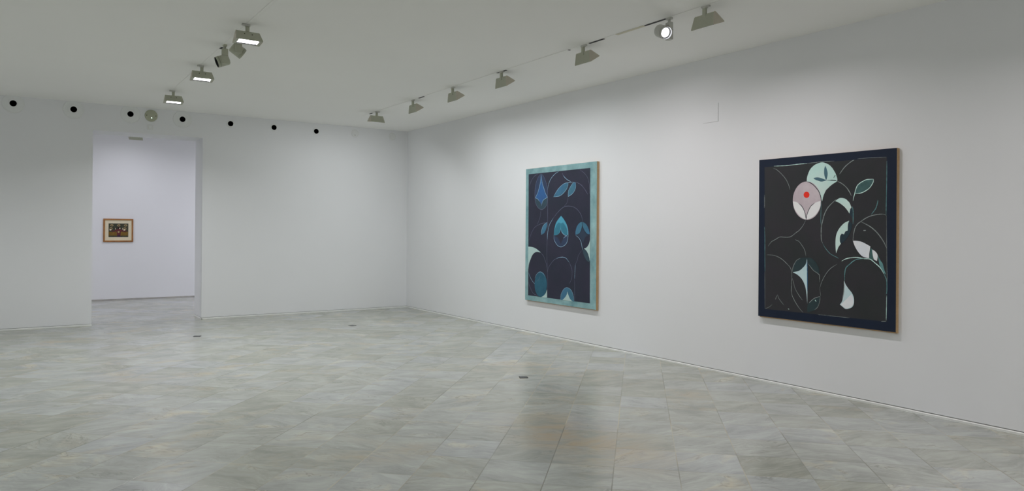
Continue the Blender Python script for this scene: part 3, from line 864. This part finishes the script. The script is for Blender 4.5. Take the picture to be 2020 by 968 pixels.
s3 = make_spot((0.80, 0.02, -0.52), False, M_LAMP, 'unlit round spotlight half hidden behind the largest glowing washer', 1)
s3.location = (1.738, 7.27, HC)

# ================================================================== BACK WALL FITTINGS
def nozzle(x, z, label, ring):
    root = empty('air_nozzle', (x, YB, z)); tag(root, label, 'air vent', 'round air nozzles under the ceiling')
    bm = bmesh.new()
    if ring:
        prof = [(0.140, 0.0), (0.139, -0.005), (0.134, -0.008), (0.128, -0.005), (0.110, -0.003), (0.088, -0.0025), (0.078, -0.007), (0.062, -0.014), (0.050, -0.016), (0.044, -0.012)]
        lathe(bm, prof, axis='Y', n=64); bmesh.ops.recalc_face_normals(bm, faces=bm.faces)
        link('ring', bm, M_NOZZLE, root)
    else:
        prof = [(0.066, 0.0), (0.065, -0.003), (0.058, -0.006), (0.050, -0.008), (0.044, -0.006)]
        lathe(bm, prof, axis='Y', n=48); bmesh.ops.recalc_face_normals(bm, faces=bm.faces)
        link('ring', bm, M_NOZZLE, root)
    bm = bmesh.new()
    a = -0.012 if ring else -0.006
    lathe(bm, [(0.0442, a), (0.042, a + 0.006), (0.042, 0.09), (0, 0.09)], axis='Y', n=40)
    link('duct', bm, M_VOID, root, True)
labs = ['round air nozzle at the left edge of the back wall', 'round air nozzle above the wall left of the doorway',
        'round air nozzle above the doorway, left of the round emergency lamp', 'round air nozzle above the doorway, right of the round emergency lamp',
        'open black air nozzle, first to the right of the doorway', 'open black air nozzle, middle of the three between doorway and corner',
        'open black air nozzle, last open one before the corner']
for i, (x, z) in enumerate(zip(VENT_X, VENT_Z)): nozzle(x, z, labs[i], i < 4)
for x, z, lab, slit in ((5.12, 3.262, 'white painted-over air nozzle cap with a small dark nick', True), (5.87, 3.262, 'white painted-over air nozzle cap nearest the corner', False)):
    root = empty('nozzle_cap', (x, YB, z)); tag(root, lab, 'vent cap', 'painted-over nozzle caps')
    bm = bmesh.new()
    lathe(bm, [(0.072, 0.0), (0.070, -0.006), (0.060, -0.009), (0.050, -0.004), (0.030, -0.003), (0, -0.003)], axis='Y', n=48)
    bmesh.ops.recalc_face_normals(bm, faces=bm.faces)
    link('cap', bm, M_PATCH, root)
    if slit:
        bm = bmesh.new(); box(bm, -0.008, 0.014, -0.009, -0.002, -0.036, -0.030); link('nick', bm, M_SCREW, root)
root = empty('emergency_light', (1.722, YB, 3.266)); tag(root, 'round olive-grey emergency lamp with a tiny green light, above the doorway', 'emergency light')
bm = bmesh.new(); lathe(bm, [(0.092, 0.0), (0.092, -0.014), (0.089, -0.020), (0.080, -0.024), (0.040, -0.028), (0, -0.029)], axis='Y', n=56)
bmesh.ops.recalc_face_normals(bm, faces=bm.faces); link('cover', bm, M_EMER, root)
bm = bmesh.new(); bmesh.ops.create_uvsphere(bm, u_segments=12, v_segments=8, radius=0.007, matrix=Matrix.Translation((0.004, -0.028, -0.036))); link('indicator_light', bm, M_LED, root)
for x in (-0.066, 0.066):
    bm = bmesh.new(); bmesh.ops.create_uvsphere(bm, u_segments=10, v_segments=6, radius=0.0075, matrix=Matrix.Translation((x, -0.0245, 0.0))); link('screw', bm, M_SCREW, root)
root = empty('junction_box', (1.71, YB, 3.085)); tag(root, 'small white square junction box just below the round emergency lamp', 'junction box')
bm = bmesh.new(); box(bm, -0.045, 0.045, -0.007, 0, -0.04, 0.04, 0.003); link('base', bm, M_PATCH, root)
bm = bmesh.new(); box(bm, -0.020, 0.020, -0.016, -0.006, -0.026, 0.026, 0.003); link('cover', bm, M_NOZZLE, root)

# access panel in the right wall: a plastered lid whose lower and right edges stand slightly proud
bm = bmesh.new()
ya, yb, za, zb = 5.204, 5.412, 2.683, 2.880
v = [bm.verts.new(p) for p in ((XR - 0.006, ya, za), (XR - 0.003, yb, za), (XR - 0.0002, yb, zb), (XR - 0.003, ya, zb),
                               (XR + 0.01, ya, za), (XR + 0.01, yb, za), (XR + 0.01, yb, zb), (XR + 0.01, ya, zb))]
for f in ((0, 1, 2), (0, 2, 3), (4, 7, 6, 5), (0, 4, 5, 1), (1, 5, 6, 2), (2, 6, 7, 3), (3, 7, 4, 0)): bm.faces.new([v[i] for i in f])
bmesh.ops.recalc_face_normals(bm, faces=bm.faces)
root = empty('access_panel', (0, 0, 0)); tag(root, 'faint white access panel in the wall between the two large paintings', 'access panel')
link('lid', bm, M_WALL, root)
bm = bmesh.new(); box(bm, XR - 0.002, XR + 0.004, ya - 0.003, yb, za - 0.0035, za); box(bm, XR - 0.002, XR + 0.004, ya - 0.003, ya, za, zb)
link('gap', bm, M_GAP, root)

# ================================================================== FLOOR BOXES
def floor_box(x, y, rz, s, label):
    root = empty('floor_box', (x, y, 0), rz); tag(root, label, 'floor box', 'metal floor boxes')
    h = s / 2
    bm = bmesh.new()
    for a in ((-h, h, -h, -h + 0.006), (-h, h, h - 0.006, h), (-h, -h + 0.006, -h + 0.006, h - 0.006), (h - 0.006, h, -h + 0.006, h - 0.006)):
        box(bm, a[0], a[1], a[2], a[3], 0.0, 0.004)
    link('rim', bm, M_SCREW, root)
    bm = bmesh.new(); box(bm, -h + 0.007, h - 0.007, -h + 0.016, h - 0.007, 0.0, 0.0035, 0.0008); link('lid', bm, M_BOXMETAL, root)
    bm = bmesh.new(); box(bm, -h + 0.006, h - 0.006, -h + 0.006, -h + 0.016, 0.0, 0.0025); link('slot', bm, M_BLACK, root)
floor_box(4.272, 6.065, R(-28), 0.086, 'metal floor box nearest the camera, standing in brownish marble')
floor_box(2.054, 10.759, R(-21), 0.092, 'small dark floor box straight in front of the doorway')
floor_box(4.295, 10.721, R(22), 0.090, 'small dark floor box seen corner-on, farthest from the doorway')
